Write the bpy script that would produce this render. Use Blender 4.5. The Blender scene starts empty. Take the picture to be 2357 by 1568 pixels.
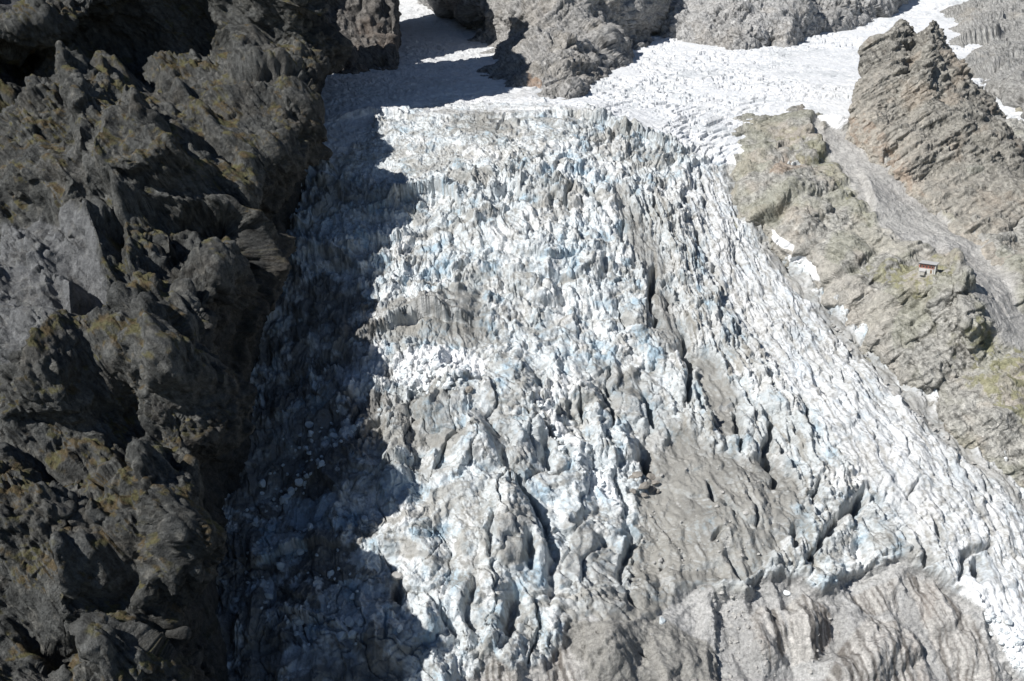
import bpy, math, random
import numpy as np
f32 = np.float32
random.seed(7)
SC = bpy.context.scene
COL = SC.collection
# ------------------------------------------------------------------ camera, light, exposure
PITCH = math.radians(18.0)
FPX = 2291.0; CX, CY = 1178.5, 784.0          # the photograph measured at 2357 px wide
cam = bpy.data.cameras.new('camera'); cam_o = bpy.data.objects.new('camera', cam); COL.objects.link(cam_o)
cam.sensor_width = 36.0; cam.lens = 36.0 * FPX / 2357.0
cam.clip_start = 1.0; cam.clip_end = 6000.0
cam_o.location = (0, 0, 0); cam_o.rotation_euler = (math.radians(90) - PITCH, 0, 0)
SC.camera = cam_o
SUN_AZ, SUN_EL = 1.0, math.radians(42.0)      # sun to the left and a little behind the viewer
SUN = np.array([-math.sin(SUN_AZ) * math.cos(SUN_EL), -math.cos(SUN_AZ) * math.cos(SUN_EL), math.sin(SUN_EL)])
w = bpy.data.worlds.new('World'); SC.world = w; w.use_nodes = True
nt = w.node_tree; nt.nodes.clear()
sky = nt.nodes.new('ShaderNodeTexSky'); sky.sky_type = 'NISHITA'; sky.sun_disc = False
sky.sun_elevation = SUN_EL; sky.sun_rotation = math.atan2(SUN[0], SUN[1]); sky.altitude = 2800; sky.air_density = 1.0; sky.dust_density = 0.5
bg = nt.nodes.new('ShaderNodeBackground'); bg.inputs['Strength'].default_value = 0.062
wo = nt.nodes.new('ShaderNodeOutputWorld')
nt.links.new(sky.outputs[0], bg.inputs[0]); nt.links.new(bg.outputs[0], wo.inputs[0])
sl = bpy.data.lights.new('sun', 'SUN'); sl.energy = 5.0; sl.angle = math.radians(0.5); sl.color = (1.0, 0.972, 0.93)
so = bpy.data.objects.new('sun', sl); COL.objects.link(so)
from mathutils import Vector, Matrix
so.rotation_euler = Vector((-SUN[0], -SUN[1], -SUN[2])).to_track_quat('-Z', 'Y').to_euler()
so.location = (-200, -100, 300)
SC.view_settings.view_transform = 'Standard'; SC.view_settings.look = 'None'
SC.view_settings.exposure = 0.15; SC.view_settings.gamma = 1.0; SC.view_settings.use_curve_mapping = False
SC.cycles.max_bounces = 4; SC.cycles.diffuse_bounces = 2

# ------------------------------------------------------------------ survey helpers
RT = np.array([1, 0, 0.]); UP = np.array([0, math.sin(PITCH), math.cos(PITCH)]); FW = np.array([0, math.cos(PITCH), -math.sin(PITCH)])
def at(px, py, d):
    """world point seen at (px, py) of the photograph, d metres away along the optical axis"""
    return (RT * ((px - CX) / FPX) + UP * ((CY - py) / FPX) + FW) * d
def proj(P):
    d = P @ FW
    return CX + FPX * (P @ RT) / d, CY - FPX * (P @ UP) / d
YK = np.array([0, 330, 420, 520, 600, 660, 760, 900, 1100, 1500.]); ZK = np.array([-440, -248, -196, -137, -92, -60, -43, -26, 10, 160.])
_py = np.arange(-700, 2400, 10.); _d = []
for _v in _py:
    r = UP * ((CY - _v) / FPX) + FW
    t = np.arange(60, 2500, 1.0); z = t * r[2]; y = t * r[1]
    k = np.argmax(z < np.interp(y, YK, ZK)); _d.append(t[k] if z[k] < np.interp(y[k], YK, ZK) else 1900.)
_d = np.array(_d)
def dg(py): return float(np.interp(py, _py, _d))     # distance to the smooth valley floor

# ------------------------------------------------------------------ noise
from concurrent.futures import ThreadPoolExecutor
POOL = ThreadPoolExecutor(4)
def par(fn):
    def g(x, y, z, seed=0):
        if x.size < 60000: return fn(x, y, z, seed)
        n = 16; ix = [slice(k * x.shape[0] // n, (k + 1) * x.shape[0] // n) for k in range(n)]
        r = list(POOL.map(lambda q: fn(x[q], y[q], z[q], seed), ix))
        if isinstance(r[0], tuple): return tuple(np.concatenate([a[k] for a in r]) for k in range(len(r[0])))
        return np.concatenate(r)
    return g
def _h(i, j, k, s):
    x = (i.astype(np.uint32) * np.uint32(374761393)) ^ (j.astype(np.uint32) * np.uint32(668265263)) ^ (k.astype(np.uint32) * np.uint32(2246822519)) ^ np.uint32((s * 3266489917) & 0xffffffff)
    x = (x ^ (x >> np.uint32(15))) * np.uint32(2246822519); x = (x ^ (x >> np.uint32(13))) * np.uint32(3266489917)
    return x ^ (x >> np.uint32(16))
_G = np.random.RandomState(3).normal(size=(256, 3)); _G /= np.linalg.norm(_G, axis=1)[:, None]; _G = _G.astype(f32)
@par
def perlin(x, y, z, seed=0):
    sh = x.shape; x = x.ravel().astype(f32); y = y.ravel().astype(f32); z = z.ravel().astype(f32)
    xi = np.floor(x); yi = np.floor(y); zi = np.floor(z); fx = x - xi; fy = y - yi; fz = z - zi
    xi = xi.astype(np.int32); yi = yi.astype(np.int32); zi = zi.astype(np.int32)
    u = fx * fx * fx * (fx * (fx * 6 - 15) + 10); v = fy * fy * fy * (fy * (fy * 6 - 15) + 10); w_ = fz * fz * fz * (fz * (fz * 6 - 15) + 10)
    out = 0
    for a in (0, 1):
        for b in (0, 1):
            for c in (0, 1):
                g = _G[(_h(xi + a, yi + b, zi + c, seed) & np.uint32(255)).astype(np.int32)]
                out = out + (u if a else 1 - u) * (v if b else 1 - v) * (w_ if c else 1 - w_) * (g[:, 0] * (fx - a) + g[:, 1] * (fy - b) + g[:, 2] * (fz - c))
    return (out * 1.5).reshape(sh).astype(f32)
def _oct(x, y, z, f, seed, wl):
    st = 4 if wl > 9 else (2 if wl > 4 else 1)
    if st > 1 and x.ndim == 2 and x.shape[0] > 250:
        return up(perlin(x[::st, ::st] * f, y[::st, ::st] * f, z[::st, ::st] * f, seed), *x.shape)
    return perlin(x * f, y * f, z * f, seed)
def fbm(x, y, z, L, n=4, seed=0, gain=0.5, m=1.0):
    """m: metres per unit of the coordinates handed in"""
    o = 0; a = 1.0; f = 1.0 / L
    for k in range(n):
        o = o + a * _oct(x, y, z, f, seed + k, m / f); a *= gain; f *= 2.03
    return o
def ridged(x, y, z, L, n=4, seed=0, gain=0.5, m=1.0):
    o = 0; a = 1.0; f = 1.0 / L; t = 0
    for k in range(n):
        o = o + a * (1 - 2.2 * np.abs(_oct(x, y, z, f, seed + k, m / f))); t += a; a *= gain; f *= 2.03
    return o / t
def _r(hh, k): return ((hh >> np.uint32(k)) & np.uint32(1023)).astype(f32) / 1023.0
def vor2(x, y, seed=0): return _vor2(x, y, y, seed)
@par
def _vor2(x, y, _z, seed=0):
    """F1, F2, offset to the cell centre and three random numbers of the cell"""
    xi = np.floor(x).astype(np.int32); yi = np.floor(y).astype(np.int32); z0 = np.zeros_like(xi)
    F1 = np.full(x.shape, 9., f32); F2 = F1.copy(); DX = np.zeros(x.shape, f32); DY = DX.copy(); H = np.zeros(x.shape, np.uint32)
    for a in (-1, 0, 1):
        for b in (-1, 0, 1):
            h = _h(xi + a, yi + b, z0, seed)
            dx = (x - (xi + a) - 0.1 - 0.8 * _r(h, 0)).astype(f32); dy = (y - (yi + b) - 0.1 - 0.8 * _r(h, 10)).astype(f32)
            d = np.sqrt(dx * dx + dy * dy); m = d < F1
            F2 = np.where(m, F1, np.minimum(F2, d)); F1 = np.where(m, d, F1)
            DX = np.where(m, dx, DX); DY = np.where(m, dy, DY); H = np.where(m, h, H)
    H = _h(H, H, H, 5)
    return F1, F2, DX, DY, _r(H, 0), _r(H, 10), _r(H, 20)
@par
def vor3(x, y, z, seed=0):
    sh = x.shape
    xi = np.floor(x).astype(np.int32); yi = np.floor(y).astype(np.int32); zi = np.floor(z).astype(np.int32)
    F1 = np.full(sh, 9., f32); F2 = F1.copy(); DX = np.zeros(sh, f32); DY = DX.copy(); DZ = DX.copy(); H = np.zeros(sh, np.uint32)
    for a in (-1, 0, 1):
        for b in (-1, 0, 1):
            for c in (-1, 0, 1):
                h = _h(xi + a, yi + b, zi + c, seed)
                dx = (x - (xi + a) - _r(h, 0)).astype(f32); dy = (y - (yi + b) - _r(h, 10)).astype(f32); dz = (z - (zi + c) - _r(h, 20)).astype(f32)
                d = dx * dx + dy * dy + dz * dz; m = d < F1
                F2 = np.where(m, F1, np.minimum(F2, d)); F1 = np.where(m, d, F1)
                DX = np.where(m, dx, DX); DY = np.where(m, dy, DY); DZ = np.where(m, dz, DZ); H = np.where(m, h, H)
    H = _h(H, H, H, 5)
    return np.sqrt(F1), np.sqrt(F2), DX, DY, DZ, _r(H, 0), _r(H, 10), _r(H, 20)
@par
def facets3(x, y, z, seed=0):
    """continuous faceted relief: the highest of many randomly tilted low pyramids, and the number of the winning one"""
    xi = np.floor(x).astype(np.int32); yi = np.floor(y).astype(np.int32); zi = np.floor(z).astype(np.int32)
    best = np.full(x.shape, -9., f32); T = np.zeros(x.shape, f32)
    for a in (-1, 0, 1):
        for b in (-1, 0, 1):
            for c in (-1, 0, 1):
                h = _h(xi + a, yi + b, zi + c, seed); h2 = _h(h, h, h, 3); r1 = _r(h2, 0); r2 = _r(h2, 10); r3 = _r(h2, 20)
                dx = (x - (xi + a) - _r(h, 0)).astype(f32); dy = (y - (yi + b) - _r(h, 10)).astype(f32); dz = (z - (zi + c) - _r(h, 20)).astype(f32)
                v = .75 * r3 + (r1 - .5) * 1.1 * dx + (r2 - .5) * 1.1 * dy + (r3 - .5) * .8 * dz - np.abs(dx + .5 * (r2 - .5) * dy) * (.35 + .9 * r2) - np.abs(dy + .5 * (r1 - .5) * dz) * (.35 + .9 * r1) - np.abs(dz) * .6
                m = v > best; best = np.where(m, v, best); T = np.where(m, r1, T)
    return best, T
@par
def _facets2(x, y, z, seed=0):
    xi = np.floor(x).astype(np.int32); yi = np.floor(y).astype(np.int32); z0 = np.zeros_like(xi)
    best = np.full(x.shape, -9., f32); T = np.zeros(x.shape, f32)
    for a in (-1, 0, 1):
        for b in (-1, 0, 1):
            h = _h(xi + a, yi + b, z0, seed); h2 = _h(h, h, h, 3); r1 = _r(h2, 0); r2 = _r(h2, 10); r3 = _r(h2, 20)
            dx = (x - (xi + a) - _r(h, 0)).astype(f32); dy = (y - (yi + b) - _r(h, 10)).astype(f32)
            p = dx + (r1 - .5) * 1.2 * dy; q = dy - (r1 - .5) * 1.2 * dx
            v = r3 ** 1.5 + (r2 - .5) * 1.0 * dx - np.abs(p) * (.5 + 1.2 * r2) - np.abs(q) * (.5 + .9 * r3)
            m = v > best; best = np.where(m, v, best); T = np.where(m, r1, T)
    return best, T
def facets2(x, y, seed=0): return _facets2(x, y, y, seed)
def sst(a, b, x):
    t = np.clip((x - a) / (b - a), 0, 1); return t * t * (3 - 2 * t)
def mix(a, b, t):
    a = np.asarray(a, f32); b = np.asarray(b, f32); return a + (b - a) * t[..., None]
def up(a, nv, nu):
    """bilinear enlargement of a coarse grid"""
    v = np.linspace(0, a.shape[0] - 1, nv); u = np.linspace(0, a.shape[1] - 1, nu)
    i = np.minimum(v.astype(int), a.shape[0] - 2); j = np.minimum(u.astype(int), a.shape[1] - 2)
    fv = (v - i)[:, None]; fu = (u - j)[None]
    return (a[i][:, j] * (1 - fv) * (1 - fu) + a[i + 1][:, j] * fv * (1 - fu) + a[i][:, j + 1] * (1 - fv) * fu + a[i + 1][:, j + 1] * fv * fu).astype(f32)

# ------------------------------------------------------------------ terrain sheets
def cr(P, n, axis):
    """Catmull-Rom resampling of a control grid along one axis"""
    P = np.moveaxis(P, axis, 0); m = P.shape[0]
    t = np.linspace(0, m - 1, n); i = np.minimum(t.astype(int), m - 2); s = (t - i).reshape((-1,) + (1,) * (P.ndim - 1))
    ext = np.concatenate([2 * P[:1] - P[1:2], P, 2 * P[-1:] - P[-2:-1]])
    a, b, c, d = ext[i], ext[i + 1], ext[i + 2], ext[i + 3]
    o = 0.5 * (2 * b + (c - a) * s + (2 * a - 5 * b + 4 * c - d) * s * s + (3 * b - a - 3 * c + d) * s ** 3)
    return np.moveaxis(o, 0, axis)
def gnormal(P):
    du = np.gradient(P, axis=1); dv = np.gradient(P, axis=0)
    n = np.cross(dv, du); n /= np.linalg.norm(n, axis=2)[..., None] + 1e-9
    return n
def blur(a, k):
    for ax in (0, 1):
        c_ = np.cumsum(np.concatenate([np.repeat(np.take(a, [0], ax), k + 1, ax), a, np.repeat(np.take(a, [-1], ax), k, ax)], ax).astype(np.float64), ax)
        n = a.shape[ax]; a = ((np.take(c_, range(2 * k + 1, n + 2 * k + 1), ax) - np.take(c_, range(0, n), ax)) / (2 * k + 1)).astype(f32)
    return a
class Sheet:
    """a real 3-D ground surface lofted through surveyed control points"""
    def __init__(self, rows, nv, nu, wob=3):
        C_ = np.array([[at(*c) for c in r] for r in rows])
        self.B = cr(cr(C_, nv, 0), nu, 1); self.nv, self.nu = nv, nu
        self.N = gnormal(self.B)
        self.flip = bool(np.mean((self.N * -self.B).sum(2)) < 0)
        if self.flip: self.N = -self.N
        self.x, self.y, self.z = (self.B[..., k].astype(f32) for k in range(3))
        self.st = 4
        sub = self.B[::4, ::4]; self.qx, self.qy = proj(sub)
        self.h = np.zeros((nv, nu), f32)
        w1 = fbm(self.x, self.y, self.z, 14., wob, 91); w2 = fbm(self.x, self.y, self.z, 14., wob, 97)
        self.wx = self.x + 3.0 * w1; self.wy = self.y + 3.0 * w2; self.wz = self.z + 2.0 * w1
    def loc(self, px, py):
        k = np.argmin((self.qx - px) ** 2 + (self.qy - py) ** 2); i, j = divmod(int(k), self.qx.shape[1])
        return i * 4, j * 4
    def stroke(self, pts, reach):
        """slice, distance to the line in metres, side (+1 to the left of its direction as seen), place along it"""
        ij = [self.loc(*p) for p in pts]
        P = [self.B[min(i, self.nv - 1), min(j, self.nu - 1)] for i, j in ij]
        du = np.linalg.norm(np.diff(self.B[:, self.nu // 2], axis=0), axis=1).mean() + 1e-6
        ii = [a for a, b in ij]; jj = [b for a, b in ij]
        def span(lo, hi, n, axis):
            c = self.B[(lo + hi) // 2 if axis == 0 else int(np.mean(ii)), (lo + hi) // 2 if axis == 1 else int(np.mean(jj))]
            o = self.B[min((lo + hi) // 2 + 1, n - 1) if axis == 0 else int(np.mean(ii)), min((lo + hi) // 2 + 1, n - 1) if axis == 1 else int(np.mean(jj))]
            s = max(np.linalg.norm(o - c), 0.12); k = int(reach / s * 1.5) + 4
            return max(0, lo - k), min(n, hi + k)
        i0, i1 = span(min(ii), max(ii), self.nv, 0); j0, j1 = span(min(jj), max(jj), self.nu, 1)
        S = (slice(i0, i1), slice(j0, j1))
        X = np.stack([self.wx[S], self.wy[S], self.wz[S]], -1)
        best = np.full(X.shape[:2], 1e9, f32); side = np.ones(X.shape[:2], f32); tt = np.zeros(X.shape[:2], f32)
        I, J = np.mgrid[i0:i1, j0:j1]
        n = len(P) - 1
        for k in range(n):
            a, b = P[k], P[k + 1]; ab = b - a; L2 = (ab @ ab) + 1e-6
            t = np.clip(((X - a) @ ab) / L2, 0, 1); D = np.linalg.norm(X - a - t[..., None] * ab, axis=2)
            m = D < best; best = np.where(m, D, best)
            (i_, j_), (i2, j2) = ij[k], ij[k + 1]
            cs = (j2 - j_) * (I - i_) - (i2 - i_) * (J - j_)
            side = np.where(m, np.where(cs < 0, 1., -1.), side); tt = np.where(m, (k + t) / n, tt)
        return S, best, side, tt
    def line(self, pts, width, depth, sharp=1.6):
        S, D, s, t = self.stroke(pts, width * 1.6)
        e = np.sin(np.pi * np.clip(0.04 + 0.92 * t, 0, 1)) ** 0.35
        self.h[S] += depth * np.exp(-(D / (width * (0.35 + 0.65 * e) * 0.6)) ** (2 * sharp)) * e
    def rib(self, pts, H, L, drop=1.5, base=0.0):
        """ground climbs over L metres towards the line on its left side and falls off sheer on its right"""
        S, D, s, t = self.stroke(pts, L * 1.2)
        e = np.sin(np.pi * np.clip(0.03 + 0.94 * t, 0, 1)) ** 0.5
        sd = D * s
        self.h[S] += H * e * np.where(sd > 0, np.exp(-(sd / L) ** 1.3 * 2.0), 1 - sst(0, drop, -sd))
    def poly(self, pts, soft=3.0, rag=3.0):
        """soft mask of a surveyed polygon"""
        ij = np.array([self.loc(*p) for p in pts], float)
        I, J = np.mgrid[0:self.nv:2, 0:self.nu:2].astype(f32)
        inside = np.zeros(I.shape, bool); n = len(ij)
        X = np.stack([self.wx[::2, ::2], self.wy[::2, ::2], self.wz[::2, ::2]], -1); best = np.full(I.shape, 1e9, f32)
        for k in range(n):
            a, b = ij[k], ij[(k + 1) % n]
            if a[0] != b[0]:
                c = ((a[0] > I) != (b[0] > I)) & (J < (b[1] - a[1]) * (I - a[0]) / (b[0] - a[0]) + a[1]); inside ^= c
            A = self.B[int(min(a[0], self.nv - 1)), int(min(a[1], self.nu - 1))]; Bp = self.B[int(min(b[0], self.nv - 1)), int(min(b[1], self.nu - 1))]
            ab = Bp - A; t = np.clip(((X - A) @ ab) / ((ab @ ab) + 1e-6), 0, 1)
            best = np.minimum(best, np.linalg.norm(X - A - t[..., None] * ab, axis=2))
        sd = np.where(inside, best, -best)
        if rag: sd = sd + rag * fbm(self.x[::2, ::2], self.y[::2, ::2], self.z[::2, ::2], 9., 4, 55, 0.6)
        return up(sst(-soft, soft, sd).astype(f32), self.nv, self.nu)
    def points(self): return self.B + self.N * self.h[..., None]
    def settle(self, k=5):
        """take the coarse relief as the new ground, so that finer relief is worked into it in three dimensions"""
        if k > 3: self.h = blur(blur(self.h, 3 if k > 4 else 2), 1)
        P = self.points(); self.B = P
        n = gnormal(P) * (-1 if self.flip else 1)
        for ax in (0, 1):
            c_ = np.cumsum(np.concatenate([np.repeat(np.take(n, [0], ax), k, ax), n, np.repeat(np.take(n, [-1], ax), k, ax)], ax), ax)
            m_ = n.shape[ax]
            n = (np.take(c_, range(2 * k, m_ + 2 * k), ax) - np.take(c_, range(0, m_), ax)) / (2 * k)
        self.N = n / (np.linalg.norm(n, axis=2)[..., None] + 1e-9)
        self.x, self.y, self.z = (P[..., a].astype(f32) for a in range(3)); self.h = np.zeros((self.nv, self.nu), f32)
def rot(a, b, c): return np.array(Matrix.Rotation(a, 3, 'Z') @ Matrix.Rotation(b, 3, 'X') @ Matrix.Rotation(c, 3, 'Y'))
def blocks(s, scales, R, seed=0, stretch=(1, 1, 1), tilt=1.5):
    """broken rock: every block of the network is offset and tilted against its neighbours"""
    tint = 0; n = 0
    for k, (L, amp) in enumerate(scales):
        st = 3 if L >= 20 else (2 if L >= 7 else 1)
        Q = s.B[::st, ::st] @ R; X, Y, Z = s.x[::st, ::st], s.y[::st, ::st], s.z[::st, ::st]
        wv = [fbm(X, Y, Z, L * 1.1, 1 if L > 14 else 2, seed + 50 + 7 * a + k) for a in range(2)]; wv.append(wv[0] - wv[1])
        q = [(Q[..., a] / (L * stretch[a]) + (.2 if L > 14 else .1) * wv[a]).astype(f32) for a in range(3)]
        v, r2 = facets3(q[0], q[1], q[2], seed + k)
        h = amp * 1.25 * (v - .12)
        h = up(h, s.nv, s.nu) if st > 1 else h
        if L < 12: h = h * (.3 + .95 * sst(-.3, .35, fbm(s.x, s.y, s.z, 45., 3, seed + 90 + k)))
        s.h += h
        if len(scales) - 3 <= k: tint = tint + (up(r2, s.nv, s.nu) if st > 1 else r2); n += 1
    return tint / n
def mesh_obj(name, P, cols, mat, flip, keep=None, smooth=False):
    nv, nu = P.shape[:2]
    idx = np.arange(nv * nu, dtype=np.int32).reshape(nv, nu)
    q = np.stack([idx[:-1, :-1], idx[1:, :-1], idx[1:, 1:], idx[:-1, 1:]], -1)
    if flip: q = q[..., ::-1]
    q = q.reshape(-1, 4)
    V = P.reshape(-1, 3); Cc = cols.reshape(-1, 4)
    if keep is not None:
        q = q[keep.reshape(-1)]
        used = np.unique(q); mp = np.full(nv * nu, -1, np.int32); mp[used] = np.arange(len(used)); q = mp[q]; V = V[used]; Cc = Cc[used]
    me = bpy.data.meshes.new(name)
    me.vertices.add(len(V)); me.vertices.foreach_set('co', V.astype(f32).ravel())
    me.loops.add(q.size); me.loops.foreach_set('vertex_index', q.astype(np.int32).ravel())
    me.polygons.add(len(q)); me.polygons.foreach_set('loop_start', (np.arange(len(q)) * 4).astype(np.int32)); me.polygons.foreach_set('loop_total', np.full(len(q), 4, np.int32))
    me.update(calc_edges=True)
    at_ = me.color_attributes.new('Col', 'FLOAT_COLOR', 'POINT'); at_.data.foreach_set('color', Cc.astype(f32).ravel())
    if smooth: me.shade_smooth()
    me.materials.append(mat)
    o = bpy.data.objects.new(name, me); COL.objects.link(o)
    return o
def rgba(c): return np.concatenate([np.clip(c, 0.004, 0.95), np.ones(c.shape[:2] + (1,), c.dtype)], -1)

# ------------------------------------------------------------------ materials
def surf_mat(name, rough, scales, bump, var, spec=0.2):
    m = bpy.data.materials.new(name); m.use_nodes = True; n = m.node_tree.nodes; l = m.node_tree.links
    b = n['Principled BSDF']; b.inputs['Roughness'].default_value = rough; b.inputs['Specular IOR Level'].default_value = spec
    a = n.new('ShaderNodeAttribute'); a.attribute_name = 'Col'
    g = n.new('ShaderNodeNewGeometry')
    mx = a.outputs['Color']; prev = None
    for k, sc in enumerate(scales):
        t = n.new('ShaderNodeTexNoise'); t.inputs['Scale'].default_value = sc; t.inputs['Detail'].default_value = 4; t.inputs['Roughness'].default_value = 0.65
        l.new(g.outputs['Position'], t.inputs['Vector'])
        mr = n.new('ShaderNodeMapRange'); mr.inputs['From Min'].default_value = 0.3; mr.inputs['From Max'].default_value = 0.7
        mr.inputs['To Min'].default_value = 1 - var; mr.inputs['To Max'].default_value = 1 + var
        l.new(t.outputs['Fac'], mr.inputs['Value'])
        v = n.new('ShaderNodeVectorMath'); v.operation = 'SCALE'; l.new(mx, v.inputs[0]); l.new(mr.outputs[0], v.inputs['Scale']); mx = v.outputs[0]
        bp = n.new('ShaderNodeBump'); bp.inputs['Strength'].default_value = 0.9; bp.inputs['Distance'].default_value = bump / sc
        l.new(t.outputs['Fac'], bp.inputs['Height'])
        if prev: l.new(prev.outputs[0], bp.inputs['Normal'])
        prev = bp
    l.new(mx, b.inputs['Base Color']); l.new(prev.outputs[0], b.inputs['Normal'])
    return m
M_ice = surf_mat('glacier_ice', 0.55, (0.5, 2.2), 0.5, 0.10, 0.3)
M_snow = surf_mat('firn_snow', 0.8, (0.3, 1.5), 0.35, 0.05, 0.1)
M_rock = surf_mat('broken_rock', 0.93, (0.35, 1.6), 0.9, 0.22, 0.15)
M_crag = surf_mat('dark_crag', 0.93, (0.45, 1.7, 5.0), 1.3, 0.24, 0.15)
M_scree = surf_mat('gravel', 0.95, (0.8, 3.0), 0.9, 0.32, 0.1)
def plain(name, c, rough=0.8, var=0.12, sc=1.5, metal=0.0):
    m = bpy.data.materials.new(name); m.use_nodes = True; n = m.node_tree.nodes; l = m.node_tree.links
    b = n['Principled BSDF']; b.inputs['Roughness'].default_value = rough; b.inputs['Metallic'].default_value = metal
    t = n.new('ShaderNodeTexNoise'); t.inputs['Scale'].default_value = sc; t.inputs['Detail'].default_value = 4
    tc = n.new('ShaderNodeTexCoord'); l.new(tc.outputs['Object'], t.inputs['Vector'])
    r = n.new('ShaderNodeValToRGB'); r.color_ramp.elements[0].position = 0.3; r.color_ramp.elements[1].position = 0.7
    r.color_ramp.elements[0].color = tuple(x * (1 - var) for x in c) + (1,); r.color_ramp.elements[1].color = tuple(min(1, x * (1 + var)) for x in c) + (1,)
    l.new(t.outputs['Fac'], r.inputs['Fac']); l.new(r.outputs[0], b.inputs['Base Color'])
    bp = n.new('ShaderNodeBump'); bp.inputs['Distance'].default_value = 0.1; bp.inputs['Strength'].default_value = 0.5; l.new(t.outputs['Fac'], bp.inputs['Height']); l.new(bp.outputs[0], b.inputs['Normal'])
    return m
def tag(o, label=None, cat=None, group=None, kind=None):
    for k, v in (('label', label), ('category', cat), ('group', group), ('kind', kind)):
        if v: o[k] = v
    return o

# ------------------------------------------------------------------ 1. the glacier, its upper snow and the ground in front of it
rows = []
GR = [(-60, [300, 560, 760, 960, 1180, 1450, 1700, 2000, 2400, 2800]),
      (30, [300, 570, 770, 950, 1150, 1440, 1700, 1980, 2350, 2750]),
      (120, [300, 580, 770, 930, 1120, 1410, 1680, 1960, 2300, 2700]),
      (210, [310, 590, 770, 930, 1120, 1380, 1620, 1880, 2240, 2650]),
      (290, [320, 600, 770, 940, 1120, 1330, 1520, 1720, 2100, 2600]),
      (400, [330, 600, 770, 940, 1130, 1340, 1520, 1690, 2000, 2560]),
      (550, [330, 570, 740, 930, 1140, 1380, 1580, 1780, 2060, 2600]),
      (750, [320, 530, 710, 910, 1140, 1430, 1690, 1930, 2200, 2700]),
      (950, [310, 500, 680, 890, 1150, 1500, 1820, 2110, 2380, 2800]),
      (1150, [300, 470, 650, 870, 1160, 1580, 1960, 2290, 2560, 2900]),
      (1350, [290, 450, 630, 860, 1190, 1660, 2080, 2430, 2720, 3050]),
      (1600, [280, 430, 610, 850, 1220, 1740, 2200, 2580, 2900, 3250]),
      (1800, [270, 420, 600, 850, 1240, 1800, 2300, 2700, 3050, 3400])]
G = Sheet([[(px, py, dg(py)) for px in r] for py, r in GR], 1440, 1350)
# arc lengths across and down the flow
sa = np.cumsum(np.linalg.norm(np.diff(G.B, axis=0, prepend=G.B[:1]), axis=2), 0).astype(f32)
ca = np.cumsum(np.linalg.norm(np.diff(G.B, axis=1, prepend=G.B[:, :1]), axis=2), 1).astype(f32)
U = np.broadcast_to(np.linspace(0, 1, G.nu, dtype=f32)[None], (G.nv, G.nu))
ca = 0.5 * (ca - ca[:, 600:601]) + 0.5 * (U - U[0, 600]) * 900.
# zones
Z_plateau = G.poly([(1225, 240), (1240, 150), (1400, 60), (1480, 40), (1700, -40), (2700, -40), (2700, 500), (2000, 420), (1750, 380), (1640, 385), (1500, 325), (1370, 292), (1280, 268)], 5, 4)
Z_left = G.poly([(560, -40), (1250, -40), (1240, 240), (1270, 262), (1010, 238), (930, 262), (850, 285), (800, 375), (600, 340)], 5, 5)
Z_shelf = G.poly([(930, 240), (1100, 235), (1290, 265), (1370, 292), (1180, 285), (960, 275)], 4, 3)
Z_mid = G.poly([(800, 385), (960, 440), (1150, 420), (1310, 370), (1340, 300), (1180, 282), (960, 258), (850, 290)], 13, 5)
Z_tongue = G.poly([(1560, 420), (1640, 400), (1720, 520), (1900, 720), (2360, 1160), (2700, 1500), (2700, 1800), (2400, 1600), (2230, 1400), (2050, 1230), (1960, 1120), (1830, 930), (1680, 740), (1590, 560)], 6, 6)
Z_right = G.poly([(1400, 480), (1560, 480), (1680, 740), (1830, 930), (1960, 1130), (1900, 1300), (1700, 1360), (1450, 1300), (1450, 1050), (1540, 960), (1520, 780)], 6, 6)
Z_shade = G.poly([(560, 700), (700, 560), (830, 640), (890, 720), (900, 950), (800, 1130), (900, 1300), (930, 1600), (400, 1800), (430, 1000)], 8, 6)  # zone lying in the cast shadow of the left buttress
Z_ground = G.poly([(1040, 1600), (1066, 1562), (1136, 1520), (1186, 1549), (1240, 1524), (1296, 1470), (1306, 1420), (1420, 1440), (1500, 1400), (1600, 1340), (1641, 1334), (1706, 1350), (1760, 1318), (1796, 1300), (1891, 1364), (1930, 1325), (2001, 1304), (2071, 1289), (2136, 1324), (2236, 1399), (2261, 1434), (2330, 1510), (2420, 1600), (2600, 1900), (900, 1900)], 2.5, 3)
deb = np.zeros_like(G.h)
def debris(a, pts, soft=3, rag=5):
    global deb
    deb = np.maximum(deb, a * G.poly(pts, soft, rag))
debris(.95, [(1586, 814), (1640, 830), (1671, 874), (1696, 934), (1690, 1020), (1650, 1020), (1625, 960), (1601, 884)])
debris(.95, [(1456, 1040), (1510, 1030), (1571, 1000), (1646, 1044), (1761, 1064), (1851, 1134), (1831, 1234), (1760, 1310), (1706, 1344), (1640, 1345), (1540, 1400), (1420, 1440), (1290, 1430), (1420, 1400), (1480, 1350), (1440, 1260), (1460, 1180), (1480, 1120)])
debris(1.0, [(1420, 1440), (1440, 1330), (1470, 1200), (1500, 1120), (1600, 1150), (1700, 1330), (1640, 1400), (1500, 1440)])
debris(.5, [(1230, 1290), (1420, 1220), (1460, 1330), (1430, 1450), (1300, 1450)])
debris(.62, [(911, 949), (996, 899), (1066, 934), (1086, 1009), (1106, 1064), (1011, 1079), (911, 1064), (896, 1019)])
debris(.75, [(1136, 1219), (1211, 1209), (1231, 1259), (1216, 1330), (1180, 1330), (1146, 1289)])
debris(.45, [(1066, 934), (1211, 934), (1246, 1044), (1300, 1100), (1200, 1120), (1100, 1060)])
debris(.75, [(1395, 440), (1450, 490), (1511, 590), (1550, 700), (1580, 800), (1530, 840), (1500, 760), (1470, 620), (1420, 540)])
debris(.6, [(1010, 262), (1100, 270), (1175, 305), (1150, 345), (1080, 335), (1030, 290)])
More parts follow.
